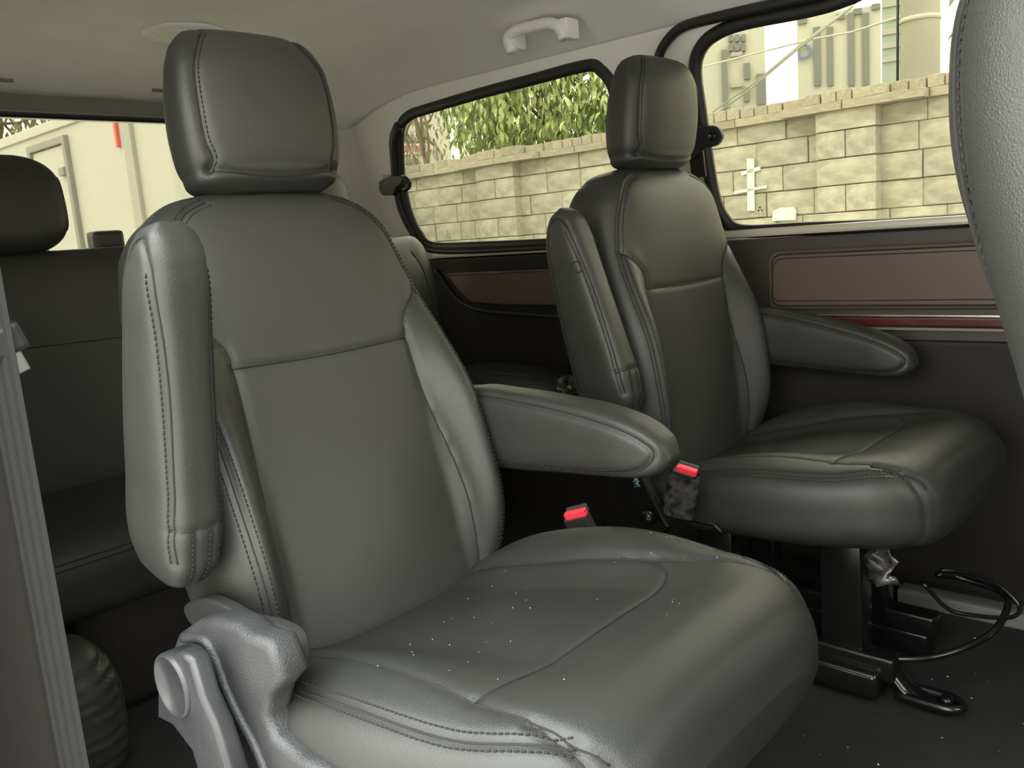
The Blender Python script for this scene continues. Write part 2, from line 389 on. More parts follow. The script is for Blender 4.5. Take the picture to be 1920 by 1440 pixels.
def make_cushion(parent):
    Tn, Mn = 170, 240; x0, x1 = -.05, .500
    u = np.linspace(0, 1, Tn); xs = x0+(x1-x0)*((.5-.5*np.cos(math.pi*u))*.5+.5*u)
    V = []
    for x in xs:
        Wd = sip(np.array([x]), [(-.05, .20), (0, .235), (.08, .262), (.18, .272), (.30, .267), (.37, .254), (.42, .238), (.457, .213), (.481, .183), (.494, .153), (.500, .12)])[0]
        zt = sip(np.array([x]), [(-.05, -.035), (0, -.027), (.10, -.005), (.2, .020), (.34, .048), (.40, .064), (.44, .066), (.472, .050), (.492, .024), (.500, -.005)])[0]
        zb = sip(np.array([x]), [(-.05, -.085), (0, -.10), (.2, -.105), (.37, -.10), (.44, -.092), (.478, -.075), (.500, -.04)])[0]
        h = (zt-zb)/2; w, q = section(Wd, h, 3.4, Mn); z = (zt+zb)/2+q
        fr = np.clip(q/h, 0, 1)**.7; a = np.abs(w)
        rt = np.where(w < 0, .62, 1.0); k = sip(np.array([x]), [(-.05, .022), (.05, .056), (.15, .062), (.28, .046), (.38, .018), (.46, 0), (.56, 0)])[0]
        z = z+fr*k*rt*smoothstep(a, .09, .20)
        z = z+fr*.007*np.cos(np.clip((x-.18)/.18, -1, 1)*math.pi/2)*(1-smoothstep(a, 0, .15))
        V.append(np.stack([np.full(Mn, x), w, z], -1))
    c = Cushion(np.concatenate(V), Tn, Mn)
    side = [(.02, .220), (.10, .238), (.20, .247), (.30, .243), (.37, .230), (.42, .210), (.445, .193)]
    insl = [(.0, .140), (.10, .138), (.20, .142), (.28, .150), (.35, .166), (.41, .188), (.445, .193), (.47, .181)]
    insr = [(.0, -.185), (.10, -.192), (.20, -.197), (.28, -.200), (.35, -.202), (.41, -.198), (.445, -.193), (.47, -.181)]
    for s in (1, -1): c.seam([(a, s*b) for a, b in side], (2, 1), .005, .003, .0012, (-.0065, .0065))
    c.seam(insl, (2, 1), .006, .004, .0012); c.seam(insr, (2, 1), .005, .002, .0010)
    cr = [(.332, -.202), (.338, -.16), (.338, -.08), (.336, 0), (.334, .07), (.324, .13), (.29, .151)]
    c.seam(cr, (2, 1), .005, .003, .0011)
    for s in (1, -1):
        c.seam([(s*.205, .070), (s*.198, .02), (s*.192, -.05), (s*.19, -.09)], (0, 1), .005, .003, .0012)
    pan = [(-.02, -.185)]+insr[1:4]+cr+insl[1:4][::-1]+[(-.02, .140)]
    frp = cr+insl[4:]+[(.53, .17), (.53, -.17)]+insr[4:][::-1]
    return c.build('seat_cushion', M['leather'], parent, [('centre_panel', M['leather'], pan, (2, 1)), ('front_panel', M['leather'], frp, (2, 1))])  # centre panel: same leather as the backrest panels, darkened to offset strong light

def make_armrest(parent, s):
    """local: X from pivot to tip, Y lateral, Z up"""
    Tn, Mn = 110, 110; u = np.linspace(0, 1, Tn); xs = -.035+.41*((.5-.5*np.cos(math.pi*u))*.65+.35*u)
    V = []
    for x in xs:
        zt = sip(np.array([x]), [(-.035, .010), (-.028, .034), (-.01, .052), (.03, .062), (.10, .062), (.20, .056), (.28, .047), (.33, .034), (.352, .023), (.367, .009), (.375, -.008)])[0]
        zb = sip(np.array([x]), [(-.035, -.012), (-.028, -.034), (-.01, -.052), (.03, -.062), (.10, -.060), (.20, -.053), (.28, -.047), (.33, -.042), (.352, -.036), (.367, -.026), (.375, -.014)])[0]
        Wd = sip(np.array([x]), [(-.035, .015), (-.02, .027), (0, .033), (.1, .036), (.25, .036), (.33, .034), (.352, .030), (.367, .022), (.375, .012)])[0]
        w, q = section(Wd, (zt-zb)/2, 3.3, Mn); V.append(np.stack([np.full(Mn, x), w, (zt+zb)/2+q], -1))
    c = Cushion(np.concatenate(V), Tn, Mn)
    loop = [(.015, -.052), (.10, -.051), (.20, -.046), (.28, -.038), (.335, -.028), (.358, -.008), (.348, .010), (.30, .028), (.20, .043), (.10, .051), (.015, .053)]
    for sd in (1, -1):
        c.seam(loop, (1, sd), .0045, .003, .0012); c.seam(loop[:5], (1, sd), .0045, 0, 0, (.005,))
    c.seam([(.055, -.030), (.055, 0), (.055, .030)], (2, -1), .004, .002, .001)
    for yy in (-.008, .012): c.seam([(.053, yy), (.02, yy), (-.02, yy*.8)], (2, -1), .004, .002, .0009, (.003,))
    return c.build('armrest', M['leather'], parent)

def seat(loc, rz, rec, arm_r, arm_l):
    root = thing('captain_seat', '', 'seat', loc); root.rotation_euler = (0, 0, rz)
    b = make_backrest(root); h = make_headrest(root)
    for o in (b, h): o.location = (-.0214, 0, 0); o.rotation_euler = (0, rec, 0)
    hb = [tube_geo([(-.055, y, .52), (-.055, y, .59)], .006, 10) for y in (-.055, .055)]
    for y in (-.055, .055):
        g = tube('headrest_post', [(-.055, y, .535), (-.055, y, .565)], .006, M['steel'], b, 10)
        lathe('headrest_guide', [(.012, .548), (.016, .552), (.016, .556), (.011, .560)], M['plastic'], b, 16, Matrix.Translation((-.055, y, 0)))
    make_cushion(root)
    ar = make_armrest(root, -1); ar.location, ar.rotation_euler = arm_r
    al = make_armrest(root, 1); al.location, al.rotation_euler = arm_l
    return root, b, h, ar, al

# ================================================================== THE VAN
WP0, WN = (0, 1.22, .40), (0, 1, .22)              # leaning upper side wall
def up_y(z): return 1.22-.22*(z-.40)
def wz(x, z, off=0): return np.array([x, up_y(z)+off, z])
def rounded(poly, r, n=5):
    out = []; N = len(poly); P = [np.array(p, float) for p in poly]
    for i in range(N):
        a, b, c = P[i-1], P[i], P[(i+1) % N]; u = (a-b)/np.linalg.norm(a-b); v = (c-b)/np.linalg.norm(c-b)
        rr = min(r if np.isscalar(r) else r[i], .45*np.linalg.norm(a-b), .45*np.linalg.norm(c-b))
        for k in range(n+1):
            t = k/n; out.append((1-t)**2*(b+u*rr)+2*t*(1-t)*b+t*t*(b+v*rr))
    return out
def sheet(name, outer, holes, m, place, thick, parent=None):
    """flat sheet with holes; place maps (a, b, depth) to 3-D"""
    cu = bpy.data.curves.new(name, 'CURVE'); cu.dimensions = '2D'; cu.fill_mode = 'BOTH'; cu.extrude = thick/2
    for p in [outer]+holes:
        s = cu.splines.new('POLY'); s.points.add(len(p)-1); s.use_cyclic_u = True
        for i, q in enumerate(p): s.points[i].co = (q[0], q[1], 0, 1)
    t = bpy.data.objects.new('tmp', cu); COL.objects.link(t)
    dg = bpy.context.evaluated_depsgraph_get(); me = bpy.data.meshes.new_from_object(t.evaluated_get(dg))
    bpy.data.objects.remove(t); bpy.data.curves.remove(cu); me.name = name
    for v in me.vertices: v.co = place(v.co.x, v.co.y, v.co.z)
    me.materials.clear(); me.materials.append(m); me.update(); return link(name, me, parent)

# ---- floor
fl = struct(box('floor', (.02, .435, -.44), (3.2, 1.72, .06), M['carpet']))
sill = struct(box('trim_1', (.62, 1.205, -.395), (.78, .05, .035), M['trimgrey'], bev=.006)); sill.location = (0, 0, 0)

# ---- headliner
def ceil_z(x, y):
    yy = abs(y-.435); z = .965-.085*max(0, (yy-.36)/.34)**2
    if x < -1.05: z -= .085*((-1.05-x)/.47)**2
    return z
xs = np.linspace(-1.53, 1.62, 60); ys = np.linspace(-.36, 1.132, 60)
V = [(x, y, ceil_z(x, y)) for x in xs for y in ys]; n0 = len(V); V += [(x, y, 1.06) for x in xs for y in ys]
F = []
for i in range(59):
    for j in range(59):
        a = i*60+j; F += [(a, a+1, a+61, a+60), (n0+a, n0+a+60, n0+a+61, n0+a+1)]
for i in range(59):
    a = i*60; F += [(a, a+60, n0+a+60, n0+a), (a+59, n0+a+59, n0+a+119, a+119)]
    F += [(i, n0+i, n0+i+1, i+1), (59*60+i, 59*60+i+1, n0+59*60+i+1, n0+59*60+i)]
struct(mesh('ceiling', V, F, M['headliner']))

# ---- left side: quarter window and sliding door window
def uw(px, py): q = at(px, py, WP0, WN); return (q[0], q[2])
q_glass = [uw(*p) for p in ((753, 300), (754, 245), (768, 224), (800, 212), (900, 183), (1000, 157), (1098, 132), (1122, 139), (1140, 162), (1152, 200))]
fx = q_glass[-1][0]
q_glass += [(fx+.035, .62), (fx+.05, .50), (fx+.045, .445), (fx+.01, .428)] + [uw(*p) for p in ((1015, 450), (900, 455), (812, 456), (788, 436), (770, 400), (758, 350))]
q_glass = q_glass[::-1]
def grow(poly, d):
    P = np.array(poly); c = np.roll(P, -1, 0)-np.roll(P, 1, 0); nn = np.stack([c[:, 1], -c[:, 0]], 1); nn /= np.linalg.norm(nn, axis=1)[:, None]
    area = (P[:, 0]*np.roll(P[:, 1], -1)-np.roll(P[:, 0], -1)*P[:, 1]).sum(); sg = 1 if area > 0 else -1
    return [tuple(p) for p in P+sg*nn*d]
d_glass = [uw(*p) for p in ((1336, 320), (1318, 200), (1310, 135), (1318, 98), (1345, 72), (1400, 52), (1560, 18))]
d_glass += [(.30, .872), (.55, .866), (.575, .845), (.60, .46), (.57, .428)] + [uw(*p) for p in ((1700, 411), (1500, 420), (1392, 424), (1362, 405), (1346, 370))]
d_glass = d_glass[::-1]
q_hole, d_hole = grow(q_glass, .022), grow(d_glass, .020)
outer = [(-1.53, .395), (1.6, .395), (1.6, .93), (-1.53, .93)]
wl = struct(sheet('wall_left', outer, [q_hole, d_hole], M['beige'], lambda a, b, c: wz(a, b, .014+c), .020))
low = [(-1.53, -.41), (1.6, -.41), (1.6, .40), (-1.53, .40)]
prism('lower_panel', [(a, 1.225, b) for a, b in low], (0, .06, 0), M['dark'], wl)
def window(name, poly, seal_r, m, band=True):
    g = struct(prism(name, [wz(a, b, .010) for a, b in poly], (0, .004, .0009), m))
    pts = np.array([wz(a, b, .004) for a, b in smooth_loop(grow(poly, .011))])
    tube('window_seal', pts, .016, M['rubber'], g, 8, closed=True, ry=.014, up=(0, 1, .22)); return g
def smooth_loop(p, n=5):
    return [tuple(q) for q in smooth_path(p, n, closed=True)]
w2 = window('window_2', smooth_loop(q_glass), .015, M['glass'])
w3 = window('window_3', smooth_loop(d_glass), .015, M['glass'])
# wide black rubber at the rear edge of the quarter window
bandp = [(752, 236), (742, 262), (743, 300), (747, 345), (755, 390), (775, 432), (800, 462), (830, 470), (900, 470), (1060, 462)]
tube('window_seal', [at(a, b, WP0, WN)+np.array([0, -.008, 0]) for a, b in smooth_path(bandp, 5)], np.linspace(.0175, .008, 5*(len(bandp)-1)+1), M['rubber'], w2, 8, ry=.012, up=(0, 1, .22))
# printed maker's marks on the panes
def glass_mark(parent, px, py, s):
    c = at(px, py, WP0, WN); ux = np.array([1, 0, 0]); uz = np.array([0, -.215, .977]); off = np.array([0, .018, 0]); parts = []
    def dia(cx, cz, w, h): return [c+off+ux*(cx+dx)*s+uz*(cz+dz)*s for dx, dz in ((0, h), (w, 0), (0, -h), (-w, 0))]
    for cx, cz in ((0, 2.2), (-1.0, .5), (1.0, .5)): parts.append((dia(cx, cz, .55, .8), [(0, 1, 2, 3)]))
    for cz, x0, x1 in ((-.9, -2.2, -.3), (-.9, .2, 2.0), (-2.0, -1.6, -.5), (-2.0, .4, 2.2), (-3.0, -2.4, 1.6)):
        parts.append(([c+off+ux*x0*s+uz*(cz-.13)*s, c+off+ux*x1*s+uz*(cz-.13)*s, c+off+ux*x1*s+uz*(cz+.13)*s, c+off+ux*x0*s+uz*(cz+.13)*s], [(0, 1, 2, 3)]))
    v, f = join_geo(parts); mesh('glass_mark', v, f, M['mark'], parent, False)
glass_mark(w2, 833, 440, .0042); glass_mark(w3, 1419, 397, .0042)
# light reflecting sills
struct(prism('trim_2', [(-1.20, 1.205, .396), (-.30, 1.205, .396), (-.30, 1.205, .416), (-1.20, 1.205, .416)], (0, .03, 0), M['sill'], bev=.006))
struct(prism('trim_3', [(-.24, 1.203, .405), (.95, 1.203, .405), (.95, 1.203, .424), (-.24, 1.203, .424)], (0, .03, 0), M['sill'], bev=.006))
# sliding door opening: black weatherstrip
strip = [(1236, 190), (1237, 130), (1243, 100), (1258, 75), (1282, 54), (1320, 41), (1420, 18), (1560, -12), (1800, -58)]
struct(tube('trim_4', [at(a, b, WP0, WN)+np.array([0, -.012, 0]) for a, b in smooth_path(strip, 5)], .0115, M['rubber'], None, 8))

# sliding door inner trim below the window
dr = struct(prism('door_1', [(-.33, 1.205, -.36), (1.0, 1.205, -.36), (1.0, 1.205, .400), (-.33, 1.205, .400)], (0, .03, 0), M['ledge'], bev=.004))
def dp(px, py, y=1.19): q = at(px, py, (0, y, 0), (0, 1, 0)); return (q[0], q[2])
zt, zb = dp(1650, 462)[1], dp(1650, 582)[1]; xr = dp(1440, 520)[0]
pad = rounded([(xr, zb), (.93, zb+.004), (.93, zt+.004), (xr, zt)], [.02, .02, .02, .03])
prism('padded_panel', [(a, 1.207, b) for a, b in pad], (0, -.018, 0), M['brown'], dr, bev=.012, seg=4, smooth=True)
inner = rounded([(xr+.010, zb+.010), (.92, zb+.012), (.92, zt-.006), (xr+.010, zt-.008)], [.02, .02, .02, .028], 8)
tube('piping', [(a, 1.1895, b) for a, b in inner], .0022, M['seam'], dr, 6, closed=True)
inner2 = rounded([(xr+.010, zb+.021), (.92, zb+.023), (.92, zt-.015), (xr+.014, zt-.017)], [.02, .02, .02, .028], 8)
tube('piping', [(a, 1.1897, b) for a, b in inner2], .0016, M['seam'], dr, 6, closed=True)
z1, z2, z3 = dp(1650, 590)[1], dp(1650, 594)[1], dp(1650, 611)[1]
box('chrome_strip', (.32, 1.195, (z1+z2)/2), (1.16, .016, z1-z2), M['chrome'], dr, bev=.001)
box('wood_strip', (.32, 1.197, (z2+z3)/2-.0005), (1.16, .020, z2-z3), M['wood'], dr, bev=.004)
box('grey_strip', (.32, 1.200, z3-.006), (1.16, .016, .006), M['trimgrey'], dr, bev=.001)
box('lower_panel', (.32, 1.203, (z3-.36)/2-.015), (1.28, .02, z3+.36-.03), M['dark'], dr, bev=.008)
# rear quarter trim below the quarter window
qt = struct(prism('trim_5', [(-1.45, 1.205, .0), (-.36, 1.205, .0), (-.36, 1.205, .392), (-1.45, 1.205, .392)], (0, .03, 0), M['dark'], bev=.004))
pq = [dp(*p) for p in ((833, 513), (1060, 503), (1060, 572), (940, 571), (882, 566), (858, 543))]
prism('padded_panel', [(a, 1.206, b) for a, b in rounded(pq, .012, 4)], (0, -.014, 0), M['brown'], qt, bev=.006, seg=3, smooth=True)
tube('red_line', [(*(lambda q: (q[0], 1.191, q[1]))(dp(*p)),) for p in ((838, 516), (950, 511), (1060, 507))], .0022, M['wood'], qt, 6)
tube('rim', [(*(lambda q: (q[0], 1.199, q[1]))(dp(*p)),) for p in smooth_path(((812, 505), (835, 540), (862, 568), (900, 583), (980, 590), (1060, 596)), 5)], .006, M['plastic'], qt, 8)
tube('rim', [(*(lambda q: (q[0], 1.199, q[1]))(dp(*p)),) for p in smooth_path(((880, 562), (930, 566), (1060, 572)), 5)], .003, M['plastic'], qt, 8)

# ---- rear wall with the rear window
RX = -1.55
wr = struct(sheet('wall_rear', [(-.36, -.41), (1.25, -.41), (1.25, .93), (-.36, .93)], [rounded([(-.22, .40), (1.03, .40), (.98, .842), (-.17, .842)][::-1], .07)], M['beige'], lambda a, b, c: (RX-.03+c, a, b), .05))
w1 = struct(prism('window_1', [(RX-.03, a, b) for a, b in rounded([(-.22, .40), (1.03, .40), (.98, .842), (-.17, .842)], .07)], (-.004, 0, 0), M['glassr']))
tube('window_seal', [(RX-.008, a, b) for a, b in rounded([(-.225, .395), (1.035, .395), (.985, .847), (-.175, .847)], .07)], .009, M['rubber'], w1, 8, closed=True, up=(1, 0, 0))
struct(prism('trim_6', [(RX+.005, -.30, .850), (RX+.035, -.30, .850), (RX+.05, -.30, .893), (RX+.005, -.30, .905)], (0, 1.42, 0), M['trimgrey'], bev=.004))
# corner pillar trim, concave
P = []
for k in range(13):
    a = math.pi/2*k/12; P.append((RX+.20-.20*math.sin(a)-.0, 1.24-.17+.17*math.cos(a)-.0))
cor = []
for z in (-.0, .40, .93):
    sh = -.0 if z <= .4 else -.22*(z-.40)
    cor += [(x, y+sh-.004, z) for x, y in P]+[(RX-.0, 1.26+sh, z)]
nC = 14; F = []
for i in range(2):
    for j in range(nC): F.append((i*nC+j, i*nC+(j+1) % nC, (i+1)*nC+(j+1) % nC, (i+1)*nC+j))
F += [tuple(range(nC)), tuple(range(2*nC, 3*nC))[::-1]]
struct(mesh('trim_7', cor, F, M['beige']))
for py in ((14, 162), (294, 157)):
    c = at(*py, (-1.44, 0, 0), (1, 0, 0)); tag(box('trim_clip', (c[0], c[1], ceil_z(c[0], c[1])-.002), (.012, .03, .008), M['trimgrey'], bev=.003), 'small grey trim clip in the headliner above the rear window, '+('at its left end' if py[0] < 100 else 'beside the large headrest'), 'clip')

# ---- right side behind the open door
rw = struct(sheet('wall_right', [(-1.53, -.41), (-.285, -.41), (-.27, .40), (-.30, .93), (-1.53, .93)], [rounded([(-1.35, .43), (-.52, .43), (-.55, .84), (-1.30, .84)], .06)], M['dark'], lambda a, b, c: (a, -.395+c, b), .07))
prism('window_pane', [(a, -.40, b) for a, b in rounded([(-1.35, .43), (-.52, .43), (-.55, .84), (-1.30, .84)], .06)], (0, .004, 0), M['glass'], rw)
struct(prism('trim_8', [(-.262, -.350, -.41), (-.262, -.44, -.41), (-.285, -.46, -.41), (-.36, -.46, -.41), (-.36, -.350, -.41)], (-.0, 0, 1.30), M['jamb'], bev=.008))
struct(prism('trim_9', [(-.235, -.372, -.41), (-.235, -.378, -.41), (-.262, -.412, -.41), (-.268, -.372, -.41)], (0, 0, 1.28), M['jamb']))

# ---- front of the cabin (door pillar, dashboard, windscreen), unseen, added to limit front light
struct(prism('trim_11', [(.97, -.36, -.41), (1.05, -.36, -.41), (1.05, -.36, .93), (1.01, -.36, .93)], (0, -.06, 0), M['dark'], bev=.01))
# open sliding door run back outside, unseen, added to shade the near armrest
d2 = struct(sheet('door_2', [(-1.30, -.40), (-.19, -.40), (-.17, .40), (-.20, .86), (-1.28, .86)], [rounded([(-1.22, .42), (-.27, .42), (-.30, .80), (-1.18, .80)], .06)], M['dark'], lambda a, b, c: (a, -.535+c, b), .08))
prism('window_pane', [(a, -.535, b) for a, b in rounded([(-1.22, .42), (-.27, .42), (-.30, .80), (-1.18, .80)], .06)], (0, .004, 0), M['glass'], d2)
struct(prism('trim_10', [(1.62, -.33, -.41), (1.98, -.33, -.41), (1.98, -.33, .30), (1.80, -.33, .34), (1.66, -.33, .26)], (0, 1.53, 0), M['dark'], bev=.03))
struct(prism('window_4', [(1.98, -.33, .30), (1.98, 1.20, .30), (1.60, 1.10, .92), (1.60, -.24, .92)], (.004, 0, .004), M['clear']))

# ================================================================== SEATS
near, nb, nh, nar, nal = seat((0, 0, 0), 0, -.2575,
    ((-.074, -.264, .135), (0, -1.339, 0)), ((-.105, .247, .170), (0, 0, 0)))
far = thing('captain_seat', '', 'seat', (-.02, .87, 0)); far.rotation_euler = (0, 0, -.03)
for o in (nb, nh, nar, nal)+tuple(c for c in near.children if c.name.startswith('seat_cushion')):
    c = copy_tree(o, far)
    if o in (nb, nh): c.rotation_euler = (0, -.2575+.168, 0)
    if o is nar: c.location, c.rotation_euler = (-.050, -.275, .132), (0, -1.843, 0)
    if o is nal: c.location, c.rotation_euler = (-.06, .240, .196), (0, .125, 0)
nh.location = (-.0214, .009, 0)
tag(near, 'large charcoal leather seat in the middle, with scuffed grey lever at its base', 'seat', 'second-row captain seats')
tag(far, 'dark leather seat by the sliding door window, standing on a black metal pedestal', 'seat', 'second-row captain seats')

# ---- recliner cover and lever of the near seat
y0 = -.292
def sp(px, py, y): q = at(px, py, (0, y, 0), (0, 1, 0)); return (q[0], q[1], q[2])
cov = [(318, 1225), (330, 1190), (365, 1165), (400, 1160), (440, 1172), (462, 1192), (500, 1205), (512, 1235), (528, 1275), (505, 1305), (495, 1345), (510, 1385), (560, 1425), (640, 1475), (640, 1560), (440, 1560), (415, 1440), (370, 1320), (335, 1260)]
cv = prism('recliner_cover', [sp(a, b, -.286) for a, b in cov], (0, .035, 0), M['grain'], near, bev=.010, seg=3, smooth=True); cv['label'] = 'grey grained plastic recliner cover, scuffed'
rib = [(345, 1195), (385, 1200), (405, 1235), (425, 1290), (450, 1345), (480, 1400), (505, 1460)]
tube('cover_rib', [sp(a, b, -.287) for a, b in smooth_path(rib, 6)], .006, M['grain'], cv, 8)
lev = [(331, 1225), (375, 1205), (395, 1222), (415, 1290), (440, 1345), (470, 1440), (490, 1560), (445, 1560), (420, 1470), (395, 1390), (360, 1345), (330, 1330)]
lv = prism('recliner_lever', [sp(a, b, -.305) for a, b in lev], (0, -.022, 0), M['lever'], near, bev=.006, seg=3, smooth=True); lv['label'] = 'smooth grey recliner lever with a round end'
c0 = np.array(sp(325, 1285, -.327)); mt = Matrix.Translation(Vector(c0)) @ Matrix.Rotation(math.pi/2, 4, 'X')
lathe('lever_cap', [(.0345, -.025), (.0355, 0), (.034, .004), (.031, .0045), (.030, .002)], M['lever'], lv, 40, mt)
sk = [(343, 1145), (356, 1127), (385, 1122), (420, 1136), (460, 1158), (505, 1168), (540, 1184), (557, 1215), (556, 1255), (535, 1275), (505, 1262), (480, 1225), (430, 1200), (370, 1185)]
prism('leather_skirt', [sp(a, b, -.252) for a, b in smooth_path(sk, 4, True)], (0, .016, 0), M['leather'], near, bev=.004, seg=3, smooth=True)
wr_ = [(512, 1190), (535, 1192), (550, 1215), (548, 1250), (532, 1262), (518, 1235)]
prism('worn_patch', [sp(a, b, -.2535) for a, b in smooth_path(wr_, 3, True)], (0, .003, 0), M['worn'], near, bev=.001)

# ---- pedestal under the far seat (the near seat stands on one like it)
def pedestal(root, ox, oy):
    def L(x, y, z): return (x-ox, y-oy, z)
    bm = bmesh.new(); add_box(bm, L(.275, .80, -.21), (.075, .05, .25), None, .004); add_box(bm, L(.02, .80, -.21), (.075, .05, .25), None, .004)
    add_box(bm, L(.13, .80, -.108), (.40, .06, .035), None, .006); add_box(bm, L(.13, .98, -.108), (.40, .05, .035), None, .006); add_box(bm, L(.255, .98, -.21), (.06, .04, .25), None, .004); add_box(bm, L(.02, .98, -.21), (.06, .04, .25), None, .004)
    add_box(bm, L(.13, .89, -.095), (.36, .34, .012))
    bm_obj('pedestal', bm, M['metal'], root)
    bm = bmesh.new(); add_box(bm, L(.16, .79, -.345), (.42, .045, .045), None, .006); add_box(bm, L(.20, .775, -.372), (.30, .06, .05), None, .01)
    add_box(bm, L(.16, .99, -.345), (.42, .045, .045), None, .006); add_box(bm, L(.16, .99, -.385), (.40, .05, .05), None, .006)
    bm_obj('rail', bm, M['metal'], root)
    ft = [(.33, .80, -.345), (.36, .80, -.36), (.385, .80, -.385), (.415, .80, -.396), (.455, .80, -.396)]
    v1 = tube_geo([L(*p) for p in smooth_path(ft, 6)], .024, 10, ry=.011)
    lp = [(.37, .782, -.390), (.45, .782, -.390), (.472, .80, -.390), (.45, .822, -.390), (.37, .822, -.390)]
    v2 = tube_geo([L(*p) for p in smooth_path(lp, 6)], .009, 8)
    v, f = join_geo([v1, v2]); mesh('foot', v, f, M['metal'], root)
    lathe('bolt', [(.012, -.012), (.012, 0), (.008, .004), (.004, .005)], M['metal'], root, 12, Matrix.Translation(L(.447, .802, -.382)))
    br = tube_geo([L(*p) for p in ((.30, .83, -.085), (.33, .82, -.15), (.345, .80, -.215))], .007, 8); mesh('brace', *br, M['metal'], root)
    hd = [(.345, .79, -.335), (.42, .83, -.325), (.475, .90, -.305), (.49, .97, -.285), (.475, 1.02, -.265), (.40, 1.03, -.255), (.365, 1.0, -.245)]
    tube('slide_bar', [L(*p) for p in smooth_path(hd, 6)], .0065, M['metal'], root, 8)
    hd2 = [(.38, .88, -.215), (.415, .90, -.262), (.445, .92, -.275), (.50, .97, -.285), (.505, 1.0, -.27), (.46, .99, -.23), (.42, .95, -.21), (.395, .93, -.205)]
    tube('lift_handle', [L(*p) for p in smooth_path(hd2, 6)], .004, M['metal'], root, 8)
    # clear film torn around the bracket
    v = []; f = []
    for i in range(7):
        for j in range(5):
            v.append(L(.332+.010*math.sin(i*1.7+j)+.012*j, .752+.006*math.sin(j*2.2+i), -.105-.012*i+.006*math.sin(j*2+i*2.3)))
    for i in range(6):
        for j in range(4): a = i*5+j; f.append((a, a+1, a+6, a+5))
    me = mesh('torn_film', v, f, M['film'], root); s = me.modifiers.new('s', 'SOLIDIFY'); s.thickness = .001
pedestal(far, -.02, .87)
for c in [c for c in far.children if c.name.split('.')[0] in ('pedestal', 'rail', 'foot')]: copy_tree(c, near)
# side bracket of the far seat with a green chalk mark
bk = [(1150, 900), (1205, 888), (1228, 930), (1262, 990), (1240, 1010), (1200, 1000), (1180, 950)]
def fl_(p, y): q = sp(*p, y); return (q[0]+.02, q[1]-.87, q[2])
bo = prism('side_bracket', [fl_(p, .585) for p in bk], (0, .02, 0), M['metal'], far, bev=.003)
g8 = [(1200, 897), (1205, 904), (1199, 910), (1195, 904), (1199, 897), (1203, 893), (1199, 891), (1196, 895), (1203, 909), (1208, 913), (1197, 914), (1200, 908)]
tube('chalk_mark', [fl_(p, .583) for p in g8], .0016, M['green'], bo, 6)
rod = tube_geo([fl_(p, .57) for p in ((1295, 972), (1320, 978), (1352, 984), (1368, 1003))], .0035, 8); mesh('adjuster_rod', *rod, M['metal'], far)
lathe('adjuster_bolt', [(.014, -.006), (.014, .004), (.009, .008)], M['metal'], far, 12, Matrix.Translation(fl_((1222, 972), .57)) @ Matrix.Rotation(math.pi/2, 4, 'X'))

# ---- seat belt buckles
def buckle(loc, rot, label, film):
    t = thing('seat_belt_buckle', label, 'buckle', loc, 'seat belt buckles'); t.rotation_euler = rot
    bm = bmesh.new(); add_box(bm, (0, 0, -.035), (.040, .020, .075), None, .005, 3); bm_obj('housing', bm, M['plastic'], t, False)
    bm = bmesh.new(); add_box(bm, (.004, -.004, .006), (.036, .012, .012), None, .003, 3); bm_obj('release_button', bm, M['red'], t, False)
    bm = bmesh.new(); add_box(bm, (.004, .006, .007), (.036, .008, .014), None, .003, 3); bm_obj('slot', bm, M['grain'], t, False)
    bm = bmesh.new(); add_box(bm, (0, 0, -.115), (.018, .008, .10), None, .003); bm_obj('stalk', bm, M['metal'], t, False)
    if film:
        v = []; f = []
        for i in range(12):
            for j in range(16):
                a = 2*math.pi*j/16; w = 1+.10*math.sin(i*2.1+j*1.3)+.06*math.sin(j*3.1+i)
                v.append((.026*w*math.copysign(abs(math.cos(a))**.6, math.cos(a)), .016*w*math.copysign(abs(math.sin(a))**.6, math.sin(a)), -.085+.0075*i))
        for i in range(11):
            for j in range(16): f.append((i*16+j, i*16+(j+1) % 16, (i+1)*16+(j+1) % 16, (i+1)*16+j))
        tag(mesh('film_wrap', v, f, M['film'], t), 'crinkled clear film wrapped round the buckle')
    return t
b = sp(1080, 968, .295); buckle((b[0], b[1], b[2]), (.25, -.30, .25), 'seat belt buckle with red button behind the cushion of the large near seat', False)
b = sp(1284, 884, .545); buckle((b[0], b[1], b[2]), (.2, .25, .25), 'seat belt buckle wrapped in crinkled film beside the seat by the door', True)

# ---- third-row bench
def slab(name, y0, y1, c, hx, hz, rot, m, parent, e=4, Tn=60, Mn=80, endr=.06, crown=None):
    u = np.linspace(0, 1, Tn); ys = y0+(y1-y0)*(.5-.5*np.cos(math.pi*u)); V = []; cs, sn = math.cos(rot), math.sin(rot)
    for y in ys:
        d = min(y-y0, y1-y); s = 1 if d > endr else max(.05, (1-((endr-d)/endr)**2.2))**.5
        w, q = section(hx*(.55+.45*s), hz*(.35+.65*s) if crown is None else hz*(crown+(1-crown)*s), e, Mn)
        V.append(np.stack([c[0]+w*cs+q*sn, np.full(Mn, y), c[2]-w*sn+q*cs], -1))
    return Cushion(np.concatenate(V), Tn, Mn)
bench = thing('rear_bench', 'dark leather third-row bench across the rear of the van, behind the large seat', 'seat', (-1.0, .435, -.40))
rel = lambda o: setattr(o, 'location', (1.0, -.435, .40))
cb = slab('backrest', -.32, .42, (-1.115, 0, .215), .06, .285, -.17, M['leather'], bench, crown=.8)
cb.seam([(-.26, .313), (0, .302), (.36, .296)], (0, 1), .005, .003, .0012)
rel(cb.build('backrest', M['leather'], bench))
cb = slab('backrest', .43, 1.10, (-1.10, 0, .205), .06, .270, -.17, M['leather'], bench, crown=.75)
